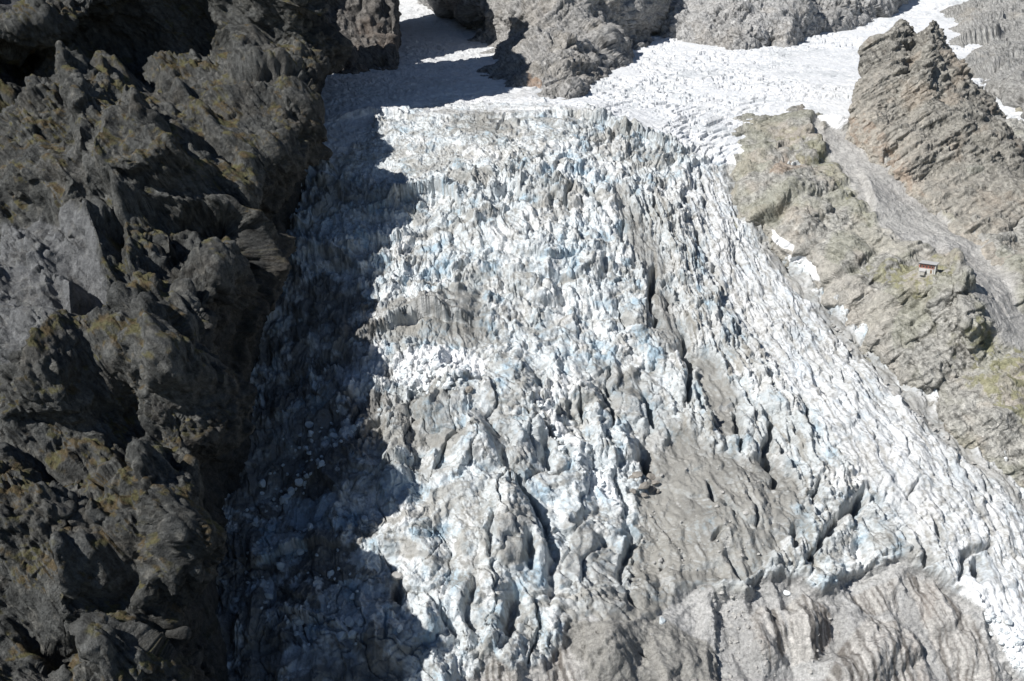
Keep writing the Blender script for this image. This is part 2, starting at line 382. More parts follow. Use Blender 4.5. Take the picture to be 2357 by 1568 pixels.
debris(.85, [(905, 712), (1100, 700), (1125, 770), (1090, 822), (1000, 815), (900, 800), (880, 745)])
debris(.6, [(1300, 1190), (1400, 1230), (1440, 1320), (1480, 1400), (1340, 1440), (1290, 1330)])
debris(.5, [(1960, 1200), (2060, 1230), (2130, 1310), (2010, 1300)])
debris(.6, [(880, 1090), (960, 1080), (1000, 1120), (900, 1130)])
debris(.5, [(600, 620), (820, 640), (850, 740), (760, 830), (600, 900), (560, 800)])
debris(.75, [(550, 950), (760, 880), (780, 960), (640, 1110), (540, 1140)])
debris(.6, [(560, 1400), (700, 1480), (900, 1450), (900, 1600), (560, 1600)])
debris(.55, [(1330, 850), (1420, 840), (1500, 900), (1570, 1000), (1500, 1030), (1420, 960)])
mg = [(1690, 430), (1715, 500), (1790, 610), (1900, 725), (1965, 790), (2050, 880), (2120, 960), (2190, 1030), (2270, 1100), (2380, 1200)]
S_, D_, _s, _t = G.stroke(mg, 16.); rim = np.zeros_like(G.h); rim[S_] = (1 - sst(2., 8., D_ + 2.5 * fbm(G.x[S_], G.y[S_], G.z[S_], 8., 3, 58)))
deb = np.maximum(deb, .75 * rim)
# broad shape
G.line([(1290, 300), (1250, 500), (1180, 700)], 130, 14, 1.0)
G.line([(1020, 900), (1150, 1050), (1250, 1350)], 90, 12, 1.0)
G.line([(640, 700), (620, 1000), (640, 1400)], 60, -14, 1.0)
G.line([(1500, 980), (1480, 1150), (1450, 1400)], 50, -9, 1.0)
G.line([(1900, 900), (2100, 1150), (2250, 1330)], 60, 9, 1.0)
G.line([(1650, 1100), (1700, 1300)], 50, 8, 1.0)
G.line([(1160, 1200), (1170, 1330)], 26, 9, 1.0)
G.line([(1020, 1390), (1060, 1440)], 48, 9, 1.0)
G.line([(880, 1110), (960, 1105)], 22, 6, 1.0)
G.line([(1400, 1000), (1440, 1060)], 30, 8, 1.0)
# ice cliffs across the fall
G.rib([(1080, 762), (1000, 752), (940, 750), (870, 770)][::-1], 15, 26)
G.rib([(870, 500), (925, 475), (1000, 465), (1050, 490), (1100, 560)], 9, 20)
G.rib([(950, 268), (1100, 288), (1220, 292), (1290, 285)], 2.2, 30)
G.rib([(1270, 285), (1370, 300), (1450, 325), (1530, 365), (1600, 420)], 5.5, 50)
G.rib([(870, 1108), (900, 1100), (965, 1100)], 9, 18)
G.rib([(770, 285), (850, 268), (960, 282)], 5, 20)
G.rib([(820, 560), (900, 575), (980, 560)], 6, 18)
G.rib([(690, 590), (770, 600), (840, 640)], 8, 22)
G.rib([(1180, 610), (1260, 640), (1330, 620)], 6, 22)
G.rib([(570, 1290), (680, 1240), (800, 1260)], 9, 25)
G.rib([(560, 1500), (640, 1400), (760, 1430), (860, 1500)], 8, 25)
G.rib([(660, 1100), (730, 1080), (800, 1150)], 7, 20)
# seracs
A1 = np.clip(1 - Z_plateau * 0.93 - Z_left * 0.88 - Z_tongue * 0.62 - Z_right * 0.4 - Z_shelf * 0.7 - Z_ground - Z_mid * 0.72, 0.0, 1)
A1 *= (1 - 0.45 * np.clip(deb, 0, 1))
wa = fbm(G.x, G.y, G.z, 22., 3, 11); wb = fbm(G.x, G.y, G.z, 22., 3, 15)
u1 = ca + 7 * wa; s1 = sa + 7 * wb
big = 0.75 + 0.5 * fbm(G.x, G.y, G.z, 60., 2, 19)
tint = 0
low = G.poly([(880, 930), (1150, 900), (1290, 1080), (1400, 1250), (1330, 1600), (500, 1700), (560, 1100), (700, 900)], 14, 8) * (1 - Z_ground)
var = np.clip(.7 + 1.7 * fbm(G.x, G.y, G.z, 38., 3, 20), .08, 1.6)
for (Lu, Ls, amp, sd) in ((20., 27., 9.5, 4), (11.5, 13., 5.8, 1), (5.6, 6.4, 2.9, 2), (2.6, 3.0, 1.0, 3)):
    wk = 1.6 if sd in (1, 4) else .7
    F1, F2, dx, dy, r0, r1, r2 = vor2(u1 / Lu + wk * .22 * fbm(G.x, G.y, G.z, Lu * .8, 2, 80 + sd), s1 / Ls + wk * .22 * fbm(G.x, G.y, G.z, Lu * .8, 2, 84 + sd), sd)
    spike = np.maximum(0, 1 - F1 / 0.7)
    fv, ft = facets2(u1 / Lu * 1.05, s1 / Ls * 1.05, sd + 40)
    h = .45 * ((r0 ** 1.6) * (0.35 + 0.65 * spike) + (r1 - 0.5) * dx * 1.5 + (r2 - 0.35) * dy * 1.3) + .95 * (fv + .15)
    h -= 0.38 * (1 - sst(0.0, 0.10, F2 - F1)) * (r2 > .3)
    m = {4: low * .9 + .3, 1: 1 - .55 * low, 2: var * (1 - .35 * low), 3: var}[sd]
    G.h += amp * A1 * big * m * h
    if sd == 2: tint = r1
    if sd == 1: tint1 = r2
# terraces
tw = s1 / 30. + 1.1 * fbm(G.x, G.y, G.z, 45., 2, 23)
saw = tw - np.floor(tw); G.h += 4.0 * A1 * (1 - Z_shade * .3) * np.where(saw < 0.86, saw / 0.86, (1 - saw) / 0.14) * sst(-0.2, 0.3, fbm(G.x, G.y, G.z, 50., 2, 27))
# flow-aligned ridges of the right hand half
As = np.clip(.5 * Z_tongue + 1.2 * Z_right + 0.12, 0, 1.2) * (1 - .85 * np.clip(deb, 0, 1)) * (1 - Z_plateau) * (1 - Z_left) * (1 - Z_ground)
us = ca + 4 * wa
st1 = ridged(us / 6.0, s1 / 38., G.z * 0, 1, 4, 31, .55, m=6); st2 = ridged(us / 15.0, s1 / 80., G.z * 0, 1, 2, 35, .5, m=15)
G.h += As * (2.0 * st1 + 3.2 * st2) * (0.65 + 0.5 * Z_right)
F1, F2, dx, dy, r0, r1, r2s = vor2(us / 5.0, s1 / 17., 8)
G.h += As * (2.0 * (r0 - .5) + 2.2 * (r1 - .5) * dx + 1.5 * dy * (r0 - .3)) * 1.1 - As * 1.2 * (1 - sst(0, .12, F2 - F1)) * (r1 > .45)
fv, _t = facets2(us / 15. + .3 * wb, s1 / 26., 208); fv2, _t = facets2(us / 2.6 + .3 * wb, s1 / 5., 209)
G.h += np.clip(deb, 0, 1) * (1 - Z_ground) * np.clip(Z_right + Z_tongue + .3, 0, 1) * (3.6 * (fv - .1) + .8 * fv2)
# plateau: hummocks and shallow crevasses
pl = Z_plateau * (1 - Z_ground)
F1, F2, dx, dy, r0, r1, r2p = vor2(u1 / 7., s1 / 4., 9)
rough_pl = sst(-0.25, 0.35, fbm(G.x, G.y, G.z, 70., 2, 41) + 0.25 * G.poly([(1300, 230), (1500, 120), (1700, 140), (1750, 250), (1500, 260)], 15, 5))
G.h += pl * rough_pl * (2.3 * (r0 - .5) + 2.8 * dy * (r1 - .3) - 1.1 * (1 - sst(0, .12, F2 - F1)) * (r1 > .5))
G.h += Z_left * (1.2 * ridged(u1 / 14., s1 / 9., G.z * 0, 1, 3, 44) + 1.0 * rough_pl * (r0 - .5))
G.h += Z_mid * 2.0 * ridged(u1 / 9., s1 / 5., G.z * 0, 1, 4, 47) + Z_shelf * 0.8 * ridged(u1 / 20., s1 / 6., G.z * 0, 1, 3, 49)
# clefts along the flow on the right, across it near the crest
rc = np.random.RandomState(12)
for _ in range(120):
    i0_ = rc.randint(420, 1240); j0_ = rc.randint(620, 1180); z_ = (Z_right + Z_tongue + .4 * (1 - Z_ground))[i0_, j0_] * (1 - Z_plateau[i0_, j0_])
    if rc.rand() > z_ * .9 or Z_ground[i0_, j0_] > .3: continue
    n_ = int(rc.uniform(15, 55)); sl_ = rc.uniform(-.35, .2); G_pts = [(min(i0_ + k * n_ // 2, 1400), int(j0_ + k * n_ * .5 * sl_)) for k in range(3)]
    pp = [tuple(float(v) for v in proj(G.B[a_, b_])) for a_, b_ in G_pts]
    G.line(pp, rc.uniform(.9, 2.2), -rc.uniform(3, 8), 1.1)
for _ in range(90):
    i0_ = rc.randint(120, 480); j0_ = rc.randint(500, 1150)
    if Z_plateau[i0_, j0_] < .8: continue
    n_ = int(rc.uniform(20, 70)); sl_ = rc.uniform(-.15, .25)
    pp = [tuple(float(v) for v in proj(G.B[int(i0_ + k * n_ * .5 * sl_), min(j0_ + k * n_ // 2, 1340)])) for k in range(3)]
    G.line(pp, rc.uniform(.8, 1.6), -rc.uniform(1.5, 4.5), 1.1)
# named crevasses and clefts
for pts, wd, dp in [
    ([(1501, 630), (1496, 700), (1506, 750)], 3.2, -14), ([(1576, 780), (1590, 884), (1580, 935)], 3.5, -14), ([(1606, 890), (1621, 975)], 3.5, -12),
    ([(1681, 925), (1696, 994), (1701, 1048)], 2.2, -9), ([(1713, 895), (1736, 978)], 1.8, -8), ([(1773, 975), (1763, 1064), (1771, 1130)], 3.6, -15),
    ([(1791, 1020), (1796, 1072)], 2, -9), ([(1841, 935), (1861, 998)], 2.2, -10), ([(1821, 980), (1824, 1020)], 1.5, -7), ([(1786, 830), (1791, 862)], 1.5, -6),
    ([(1978, 1142), (1962, 1185), (1950, 1200)], 4.5, -20), ([(1970, 1240), (1985, 1285)], 4.5, -14), ([(1866, 1280), (1921, 1214), (1951, 1168)], 3.0, -11),
    ([(1831, 1220), (1826, 1266)], 2.5, -9), ([(1851, 1200), (1871, 1149), (1891, 1114)], 1.6, -7), ([(1642, 1172), (1628, 1128)], 2.6, -10),
    ([(1668, 1222), (1626, 1252)], 2.2, -6), ([(1231, 968), (1266, 1009), (1306, 1068)], 3.5, -10), ([(1248, 1030), (1256, 1112)], 3.2, -11),
    ([(1156, 1079), (1201, 1144), (1251, 1219), (1271, 1289), (1251, 1334), (1276, 1399)], 3.0, -10), ([(1221, 1245), (1221, 1320)], 3.4, -10),
    ([(1138, 1210), (1126, 1249), (1138, 1306)], 3.0, -9), ([(1474, 925), (1506, 978)], 2.8, -10), ([(1486, 1018), (1503, 1088)], 5.0, -14),
    ([(1355, 1192), (1308, 1216)], 3.2, -9), ([(1376, 1210), (1398, 1255)], 3, -8), ([(1436, 1170), (1456, 1234), (1436, 1326)], 3.5, -10),
    ([(1346, 1427), (1383, 1472)], 1.4, -4), ([(1426, 1325), (1473, 1396)], 1.4, -5), ([(1476, 1487), (1513, 1541)], 1.2, -3),
    ([(1090, 1350), (1081, 1409), (1086, 1460)], 3, -9), ([(986, 1375), (1046, 1464), (1056, 1512)], 1.7, -6), ([(928, 1340), (914, 1408)], 2.4, -8),
    ([(1168, 1360), (1178, 1424), (1158, 1506)], 5.0, -12), ([(1431, 545), (1426, 595)], 3.4, -10), ([(1391, 615), (1386, 695)], 3, -9), ([(1311, 470), (1311, 518)], 3, -8),
    ([(1230, 880), (1250, 920)], 3.5, -9), ([(1060, 910), (1100, 905)], 2.6, -5), ([(1960, 700), (1965, 715)], 2, -4), ([(2235, 1300), (2250, 1350)], 4, -12), ([(2270, 1270), (2215, 1290), (2195, 1345)], 2.2, -8),
    ([(2095, 1125), (2075, 1170)], 1.2, -4), ([(2010, 1000), (2005, 1030)], 1.2, -4), ([(1925, 860), (1945, 905)], 1.2, -4), ([(1610, 560), (1640, 640)], 1.5, -5), ([(1660, 1280), (1720, 1345)], 2.2, -5)]:
    G.line(pts, wd, dp, 1.1)
f2g = fbm(G.x, G.y, G.z, 6., 2, 305)
fg, _t = facets2((ca + 3 * wa) / 13., s1 / 22., 301); fg2, _t = facets2((ca + 2 * wa) / 5.5 + .2 * f2g, s1 / 5.0 + .2 * f2g, 302); fg3, _t = facets2(ca / 1.7 + .3 * wa, s1 / 2., 303)
# gravel flats drop below the ice front, slabs break through
Z_drop = G.poly([(1640, 1336), (1706, 1350), (1760, 1318), (1796, 1300), (1891, 1364), (1930, 1325), (2001, 1304), (2071, 1289), (2136, 1324), (2236, 1399), (2261, 1434), (2330, 1510), (2420, 1600), (2600, 1900), (1640, 1900)], 2.5, 3)
Z_drop2 = G.poly([(1040, 1600), (1066, 1562), (1136, 1520), (1186, 1549), (1240, 1524), (1296, 1470), (1300, 1600), (1300, 1900), (900, 1900)], 3, 3)
Z_drop3 = G.poly([(1200, 1560), (1300, 1460), (1480, 1400), (1640, 1360), (1800, 1300), (2400, 1600), (2400, 1900), (1000, 1900)], 22, 3)
G.h -= np.maximum(np.maximum(7.0 * Z_drop + 2.5 * Z_drop3, 7.0 * Z_drop2 + 2.5 * Z_drop3), 6.0 * Z_drop3) + Z_ground * 2.5 * fbm(G.x, G.y, G.z, 30., 3, 304)
gx = fbm(G.x, G.y, G.z, 25., 5, 61, .55)
F1, F2, dx, dy, r0, r1, r2 = vor2(u1 / 9., s1 / 16., 66)
G.h += Z_ground * (2.2 * gx + 0.4 * fbm(G.x, G.y, G.z, 2.5, 3, 65) + 5.0 * (fg - .1) + sst(-.35, .15, gx) * 1.4 * fg2 + .5 * fg3)
for pts, wd, hh in [([(1766, 1400), (1785, 1500)], 11, 7), ([(1850, 1375), (1880, 1470)], 15, 10), ([(2000, 1440), (2080, 1540)], 26, 9), ([(2120, 1340), (2210, 1450), (2300, 1560)], 16, 9),
                    ([(1980, 1500), (1960, 1580)], 20, 7), ([(1450, 1430), (1520, 1560)], 34, 9), ([(1330, 1470), (1420, 1560)], 24, 7), ([(1110, 1560), (1240, 1545)], 22, 8), ([(1900, 1330), (1960, 1420)], 14, 6), ([(2050, 1330), (2010, 1380)], 14, 5)]:
    G.line(pts, wd, hh, 1.5)
G.settle(3)
F1, F2, dx, dy, dz, r0, r1, r2 = vor3(G.x / 2.6, G.y / 2.6, G.z / 3.6, 75)
G.h += np.clip(A1 + .35 * As, 0, 1) * (1 - .5 * deb) * .75 * ((r0 - .5) * .8 + (r1 - .5) * dx * 1.8 + (r2 - .5) * dz * 1.8)
G.h += 0.32 * fbm(G.x, G.y, G.z, 1.8, 2, 71, .6) * np.clip(A1 + .6 * As + Z_ground, 0, 1) * (1 - .4 * deb)
PG = G.points(); NG = gnormal(PG); NG *= (-1 if G.flip else 1)
slope = np.clip(NG[..., 2], 0, 1).astype(f32)
# colours
f1 = fbm(G.x, G.y, G.z, 30., 5, 101, .6); f2 = fbm(G.x, G.y, G.z, 5., 4, 107, .6)
us2 = us + 1.0 * f2
fs = fbm(us2 / 3.0, s1 / 26., G.z * 0, 1, 4, 111, .6); fs2 = ridged(us2 / 9.0, s1 / 70., G.z * 0, 1, 3, 117, .6)
ice = mix((.64, .685, .71), (.41, .525, .61), sst(.0, .65, fbm(G.x, G.y, G.z, 12., 4, 121) + 0.35 * (tint - .5)))
ice = mix(ice, (.78, .79, .79), sst(.0, .6, fbm(G.x, G.y, G.z, 17., 4, 131, .6)) * 0.8)
dirt = sst(-.25, .75, f1 * .6 + f2 * .45 + .25 * fs) * 0.62
dirt = np.clip(dirt + 0.36 * sst(.55, .95, slope) * (1 - Z_plateau) - .04, 0, 1)
dirt_s = np.clip(sst(.0, .8, fs) * .8 + sst(.1, .55, fs2) * .35, 0, 1)
k = np.clip(Z_tongue + Z_right * .9, 0, 1); dirt = dirt * (1 - k) + (dirt_s * (.72 + .28 * Z_right)) * k
band = sst(.05, .45, fbm(ca / 90., s1 / 13. + .4 * wb, G.z * 0, 1, 4, 171, .6, m=13)) * (1 - k) * .72
dirt = np.maximum(dirt, band)
line_ = sst(.25, .5, fbm((us + .5 * f2) / 1.5, s1 / 45., G.z * 0, 1, 3, 175, .65, m=1.5)) * Z_tongue * .42
dirt = np.maximum(dirt, line_)
dirt *= (1 - .85 * Z_plateau) * (1 - .65 * Z_left) * (1 - .4 * Z_shelf)
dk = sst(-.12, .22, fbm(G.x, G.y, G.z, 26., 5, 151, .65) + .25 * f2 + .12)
dirt = dirt * (1 - .5 * Z_shade) + Z_shade * .85 * dk  # dark debris patches confined to the buttress's shadow zone
dcol = mix((.36, .345, .31), (.25, .24, .215), sst(-.4, .4, f2))
c = mix(ice, (.74, .75, .765), np.clip(Z_plateau * .92 + Z_left * .9 + Z_shelf * .5 + Z_tongue * .6, 0, 1))
c = mix(c, (.52, .55, .57), Z_plateau * .6 * sst(.0, .6, f1 * .8 + f2 * .5))
dcol = mix(dcol, (.12, .115, .11), Z_shade * .8)  # dirt darkened within the cast shadow, deepening the shade through colour
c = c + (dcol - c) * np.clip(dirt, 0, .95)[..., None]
grit = sst(.28, .5, fbm(G.x, G.y, G.z, 3.2, 3, 161, .7) + .25 * f1) * (1 - Z_plateau) * (1 - .8 * Z_left) * .6
c = c + (mix((.22, .21, .19), (.30, .29, .26), tint1) - c) * grit[..., None]
white = G.poly([(910, 835), (1000, 815), (1120, 850), (1100, 900), (960, 910), (905, 890)], 4, 5) * .9 + G.poly([(1210, 900), (1290, 1000), (1400, 1120), (1440, 1180), (1380, 1120), (1260, 1000)], 4, 5) * .7 + G.poly([(2180, 1330), (2400, 1420), (2500, 1600), (2330, 1530), (2240, 1420)], 4, 4) * .85 + G.poly([(1330, 1100), (1420, 1110), (1440, 1180), (1370, 1160)], 4, 5) * .6 + G.poly([(760, 830), (880, 800), (900, 850), (800, 920)], 5, 6) * .5
blue = .6 * G.poly([(890, 780), (985, 775), (985, 815), (900, 820)], 3, 5) + G.poly([(885, 1110), (965, 1105), (965, 1150), (890, 1160)], 3, 3) + G.poly([(640, 1120), (780, 1130), (760, 1220), (660, 1200)], 3, 4)
c = mix(c, (.48, .57, .64), np.clip(blue, 0, 1) * .8 * (.5 + .5 * sst(-.5, .3, f2)))
c = mix(c, (.88, .89, .90), np.clip(white, 0, 1) * sst(-.5, .2, f2 + .3))
dm = deb * sst(-.9, -.1, f2 * .5 + deb * .9 - .55 + f1 * .3) * (0.55 + .45 * sst(.2, .7, slope))
c = c + (mix((.28, .272, .25), (.215, .21, .195), sst(-.3, .4, f1)) - c) * np.clip(dm, 0, 1)[..., None]
gcol = mix((.45, .448, .44), (.36, .357, .35), sst(-.3, .5, f1)); gcol = mix(gcol, (.53, .525, .52), sst(.3, .8, f2) * .5)
c = c + (gcol - c) * sst(.4, .6, Z_ground)[..., None]
# banded bedrock showing in the gravel
bed = np.zeros_like(G.h)
for pg in ([(1738, 1400), (1760, 1378), (1800, 1385), (1822, 1460), (1800, 1510), (1768, 1520), (1745, 1460)], [(1808, 1375), (1860, 1352), (1915, 1400), (1925, 1440), (1895, 1500), (1840, 1490), (1812, 1430)],
           [(1940, 1480), (2010, 1400), (2110, 1440), (2170, 1600), (1900, 1600), (1910, 1540)], [(2080, 1320), (2140, 1330), (2240, 1450), (2340, 1600), (2230, 1600), (2130, 1430)],
           [(1060, 1600), (1136, 1520), (1186, 1549), (1240, 1524), (1300, 1480), (1350, 1560), (1350, 1620)], [(1960, 1350), (2060, 1330), (2080, 1400), (2000, 1400)]):
    bed = np.maximum(bed, G.poly(pg, 1.5, 2))
bs = fbm((ca + .35 * f2 + 3 * wa) / 2.4, s1 / 60., G.z * 0, 1, 3, 141, .6)
bcol = mix((.40, .385, .365), (.15, .135, .12), sst(.05, .32, bs)); bcol = mix(bcol, (.58, .56, .53), sst(.05, .3, -bs) * .8); bcol = mix(bcol, (.40, .31, .25), sst(.2, .6, f1) * .15)
c = c + (bcol - c) * (bed * .8)[..., None]
grey_slab = G.poly([(1300, 1425), (1420, 1440), (1500, 1400), (1640, 1460), (1700, 1600), (1360, 1600), (1300, 1480)], 2, 3) * (1 - bed)
c = c + (mix((.32, .31, .285), (.25, .243, .225), sst(-.4, .4, f2)) - c) * (grey_slab * .85)[..., None]
zi = Z_ground > .5; zs = (Z_plateau > .5) | (Z_left > .5)
cell = lambda a: a[:-1, :-1]
kg = cell(zi); ks = cell(zs) & ~kg; ki = ~kg & ~ks
CG = rgba(c)
tag(mesh_obj('glacier', PG, CG, M_ice, G.flip, ki), 'broken white and grey icefall filling the middle of the valley', kind='structure')
tag(mesh_obj('snow_field', PG, CG, M_snow, G.flip, ks), 'smooth white upper basin above the icefall', kind='structure')
tag(mesh_obj('ground', PG, CG, M_scree, G.flip, kg), 'pale gravel and worn bedrock in front of the ice', kind='structure')

# ------------------------------------------------------------------ rock walls
def rock_colour(s, P, base, dark, warm, warm_amt, moss_amt, tint, seed, light=None):
    N = gnormal(P) * (-1 if s.flip else 1); nz = N[..., 2].astype(f32)
    a = fbm(s.x, s.y, s.z, 40., 5, seed, .6); b = fbm(s.x, s.y, s.z, 6., 5, seed + 7, .65)
    c = mix(base, dark, sst(-.35, .45, a * .5 + b * .5 + .5 * (tint - .5)))
    c = mix(c, light if light else tuple(min(.6, x * 1.5) for x in base), sst(.15, .7, b + .5 * (tint - .4)) * .6)
    q = s.B @ (RK if s is not K else RK); sx, sy, sz = (q[..., k_].astype(f32) for k_ in range(3))
    stt = fbm(sx / 1.6, sy / 1.6, sz / 14., 1, 4, seed + 60, .6, m=1.6); c = c * (1 + .42 * stt)[..., None]
    c = c * (1 - .45 * sst(.32, .5, fbm(sx / 2.4, sy / 2.4, sz / 9., 1, 4, seed + 70, .65, m=2.4)))[..., None]
    if warm_amt: c = mix(c, warm, sst(.1, .6, fbm(s.x, s.y, s.z, 30., 4, seed + 20, .6)) * warm_amt)
    if moss_amt:
        m = sst(.35, .7, nz) * sst(-.05, .3, fbm(s.x, s.y, s.z, 16., 5, seed + 30, .65)) * moss_amt
        c = mix(c, mix((.135, .125, .05), (.12, .085, .038), sst(-.3, .3, b)), m)
    return c, nz, a, b
# 2. the near left buttress
AR = [(-300, 728, 135), (-120, 700, 135), (0, 665, 132), (130, 690, 128), (260, 650, 120), (400, 590, 110), (550, 520, 93), (700, 470, 112), (850, 435, 118), (1000, 445, 98),
      (1150, 395, 101), (1300, 355, 95), (1450, 345, 82), (1600, 330, 80), (1800, 320, 76)]
ED = [900, 850, 745, 738, 724, 700, 672, 606, 560, 550, 528, 514, 522, 540, 570]
rows = []
for (py, ax, off), ex in zip(AR, ED):
    d = dg(py); da = d - off
    if py <= 260: da = {-300: 610, -120: 590, 0: 612, 130: 616, 260: 530}[py]
    k = 0 if py > 60 else 1
    lf = [(-500, py, da * 1.12), (-200, py, da * 1.04), (40, py, da * .99), (ax * .5, py, da * 1.0)]
    if py <= 0:
        n = {-300: 3, -120: 2, 0: 1}[py]
        lf = [(-500, 160 + 0 * n, 560 + 50 * n), (-200, 120 + 0 * n, 520 + 50 * n), (40, 82 - 6 * n + 18 * (n - 1), 500 + 45 * n), (ax * .5, [0, 0, -150, -320][n], da)]
        lf[2] = (40, 58 + 22 * (n - 1), 500 + 45 * n)
    rows.append(lf + [(ax, py, da), ((ax * .5 + ex * .5), py, (d - off * .46) if py > 260 else da + 50), (ex, py, (d + 2) if py > 260 else {-300: 720, -120: 690, 0: 690, 130: 690, 260: 665}[py]), (ex - 30, py, (d if py > 260 else 660) + 80)])
K = Sheet(rows, 1200, 740, 1)
edge = np.broadcast_to(1 - .75 * sst(.68, .83, np.linspace(0, 1, K.nu, dtype=f32))[None], (K.nv, K.nu))
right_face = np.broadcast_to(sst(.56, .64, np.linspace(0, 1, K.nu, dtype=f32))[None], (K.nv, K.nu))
e3 = K.B[K.loc(640, 640)] - K.B[K.loc(300, 240)]; e3 /= np.linalg.norm(e3); e1 = np.cross(e3, K.N[K.loc(400, 500)]); e1 /= np.linalg.norm(e1)
RK = np.stack([e1, np.cross(e3, e1), e3], 1)
K.h += 6 * fbm(K.x, K.y, K.z, 70., 3, 201)
blocks(K, [(40., 23.), (17., 11.)], RK, 210, (1, 1, 2.6))
blocks(K, [(30., 7.)], rot(.5, .6, .3), 211, (1, 1, 1.3))
K.h += right_face * 3.0 * ridged(K.x / 6, K.y / 6, K.z / 45, 1, 3, 240, m=9)
K.h *= edge
for pts, H, L in [
    ([(85, 120), (165, 270), (195, 350), (210, 420)], 13, 32), ([(210, 125), (250, 240), (320, 290), (380, 360), (365, 410)], 12, 26),
    ([(250, 85), (350, 175), (425, 260), (500, 325), (570, 410)], 9, 20), ([(470, 30), (480, 80), (510, 115), (550, 155), (540, 215)], 10, 22), ([(640, 20), (678, 115)], 8, 16),
    ([(450, 415), (545, 515), (490, 600), (475, 680)], 6, 22), ([(285, 430), (300, 470), (305, 560), (310, 660)], 12, 20), ([(135, 435), (185, 490), (180, 545)], 8, 18),
    ([(165, 545), (220, 615), (262, 695)], 14, 45), ([(350, 790), (375, 860), (360, 900)], 9, 14), ([(390, 1020), (425, 1050), (410, 1100), (380, 1180)], 4, 14),
    ([(300, 900), (330, 1000), (340, 1150)], 7, 30), ([(190, 1260), (215, 1300), (190, 1370)], 9, 26), ([(340, 1220), (345, 1300), (300, 1400)], 8, 22), ([(40, 780), (100, 850), (60, 960)], 7, 30), ([(250, 1480), (280, 1600)], 9, 30)]:
    K.rib(pts, H * 1.6, L * 1.2, 2.5)
K.settle(6)
tintK = blocks(K, [(9., 5.2), (4.2, 3.1), (1.9, 1.6)], RK, 215, (1, 1, 1.9))
K.h += .3 * ridged(K.x, K.y, K.z, 4.0, 3, 230); K.h *= (.45 + .55 * edge)
PK = K.points()
cK, nz, a, b = rock_colour(K, PK, (.118, .12, .115), (.058, .060, .058), (.16, .13, .10), .15, .75, tintK, 250, (.22, .215, .195))
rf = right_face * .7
cK = cK + (mix((.085, .078, .07), (.055, .055, .055), sst(-.3, .3, fbm(K.x / 5, K.y / 5, K.z / 30, 1, 4, 270, m=5))) - cK) * rf[..., None]  # face turned from the sun painted darker, shade put into the rock colour
slab = K.poly([(0, 510), (80, 505), (165, 545), (225, 620), (262, 700), (200, 740), (110, 850), (0, 850)], 3, 4) * (1 - right_face)
cK = cK + (mix((.24, .245, .25), (.17, .175, .18), sst(-.3, .4, b)) - cK) * (slab * .8)[..., None]
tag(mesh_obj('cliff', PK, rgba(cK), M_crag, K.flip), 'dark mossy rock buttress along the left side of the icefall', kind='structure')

# 3. upper left wall
rows = []
for py, dd in ((-700, 880), (-420, 840), (-200, 820), (0, 810), (90, 802), (150, 793), (210, 785)):
    b0 = 0
    rows.append([(540, py, dd - 60), (680, py, dd - 55), (750, py - (40 if py > 80 else 0), dd - 30), (820, py - (20 if py > 100 else 0), dd - 25), (880, py, dd - 15), (915 + (15 if py < 0 else 0), py, dd), (900, py, dd + 160)])
W3 = Sheet(rows, 420, 260)
blocks(W3, [(28., 8.)], rot(.2, .3, .1), 310, (1, 1, 2.4))
W3.h += 2.5 * ridged(W3.x / 8, W3.y / 8, W3.z / 50, 1, 3, 320); W3.h *= .9; W3.settle(4)
tw3 = blocks(W3, [(10., 6.), (4.5, 2.4)], rot(.2, .3, .1), 315, (1, 1, 2.4))
PW = W3.points(); cW, *_ = rock_colour(W3, PW, (.16, .15, .14), (.09, .088, .085), (.22, .16, .12), .25, 0, tw3, 330)
tag(mesh_obj('cliff', PW, rgba(cW), M_rock, W3.flip), 'tall brown rock wall standing behind the left buttress', kind='structure')

# 4. central spur
rows = [[(850, -260, 1150), (960, -260, 1020), (1100, -260, 900), (1250, -260, 860), (1400, -260, 880), (1560, -260, 980), (1700, -260, 1150)],
        [(850, -20, 1160), (940, 0, 1066), (1090, 0, 890), (1240, 0, 810), (1380, 0, 830), (1548, 0, 960), (1640, 0, 1150)],
        [(960, 60, 1030), (1078, 65, 950), (1150, 70, 850), (1250, 70, 780), (1380, 70, 800), (1500, 75, 930), (1580, 75, 1020)],
        [(1050, 125, 880), (1115, 125, 830), (1170, 130, 775), (1250, 130, 725), (1350, 130, 745), (1435, 128, 820), (1500, 128, 890)],
        [(1110, 188, 745), (1160, 188, 715), (1200, 190, 698), (1250, 190, 688), (1310, 190, 696), (1370, 185, 722), (1420, 185, 780)],
        [(1195, 240, 670), (1215, 243, 655), (1232, 245, 650), (1250, 246, 648), (1268, 244, 652), (1300, 238, 664), (1340, 234, 690)],
        [(1210, 275, 670), (1225, 280, 665), (1240, 282, 662), (1250, 284, 662), (1262, 282, 662), (1280, 278, 665), (1310, 275, 675)]]
S4 = Sheet(rows, 520, 520)
S4.h += 6 * fbm(S4.x, S4.y, S4.z, 60., 3, 401)
blocks(S4, [(38., 14.), (17., 7.)], rot(.9, .7, .4), 410, (1, 1, 2.8))
e4 = np.linspace(0, 1, S4.nu)[None]; S4.h *= (1 - .6 * np.abs(e4 * 2 - 1) ** 3) * np.where(np.linspace(0, 1, S4.nv)[:, None] > .8, .5, 1)
S4.settle(4)
t4 = blocks(S4, [(9., 4.6), (4.5, 2.4), (2.4, 1.1)], rot(.9, .7, .4), 415, (1, 1, 2.0))
S4.h += 1.1 * ridged(S4.x, S4.y, S4.z, 7., 4, 420)
P4 = S4.points(); c4, nz, a, b = rock_colour(S4, P4, (.36, .352, .34), (.24, .235, .225), (.42, .37, .30), .22, 0, t4, 430)
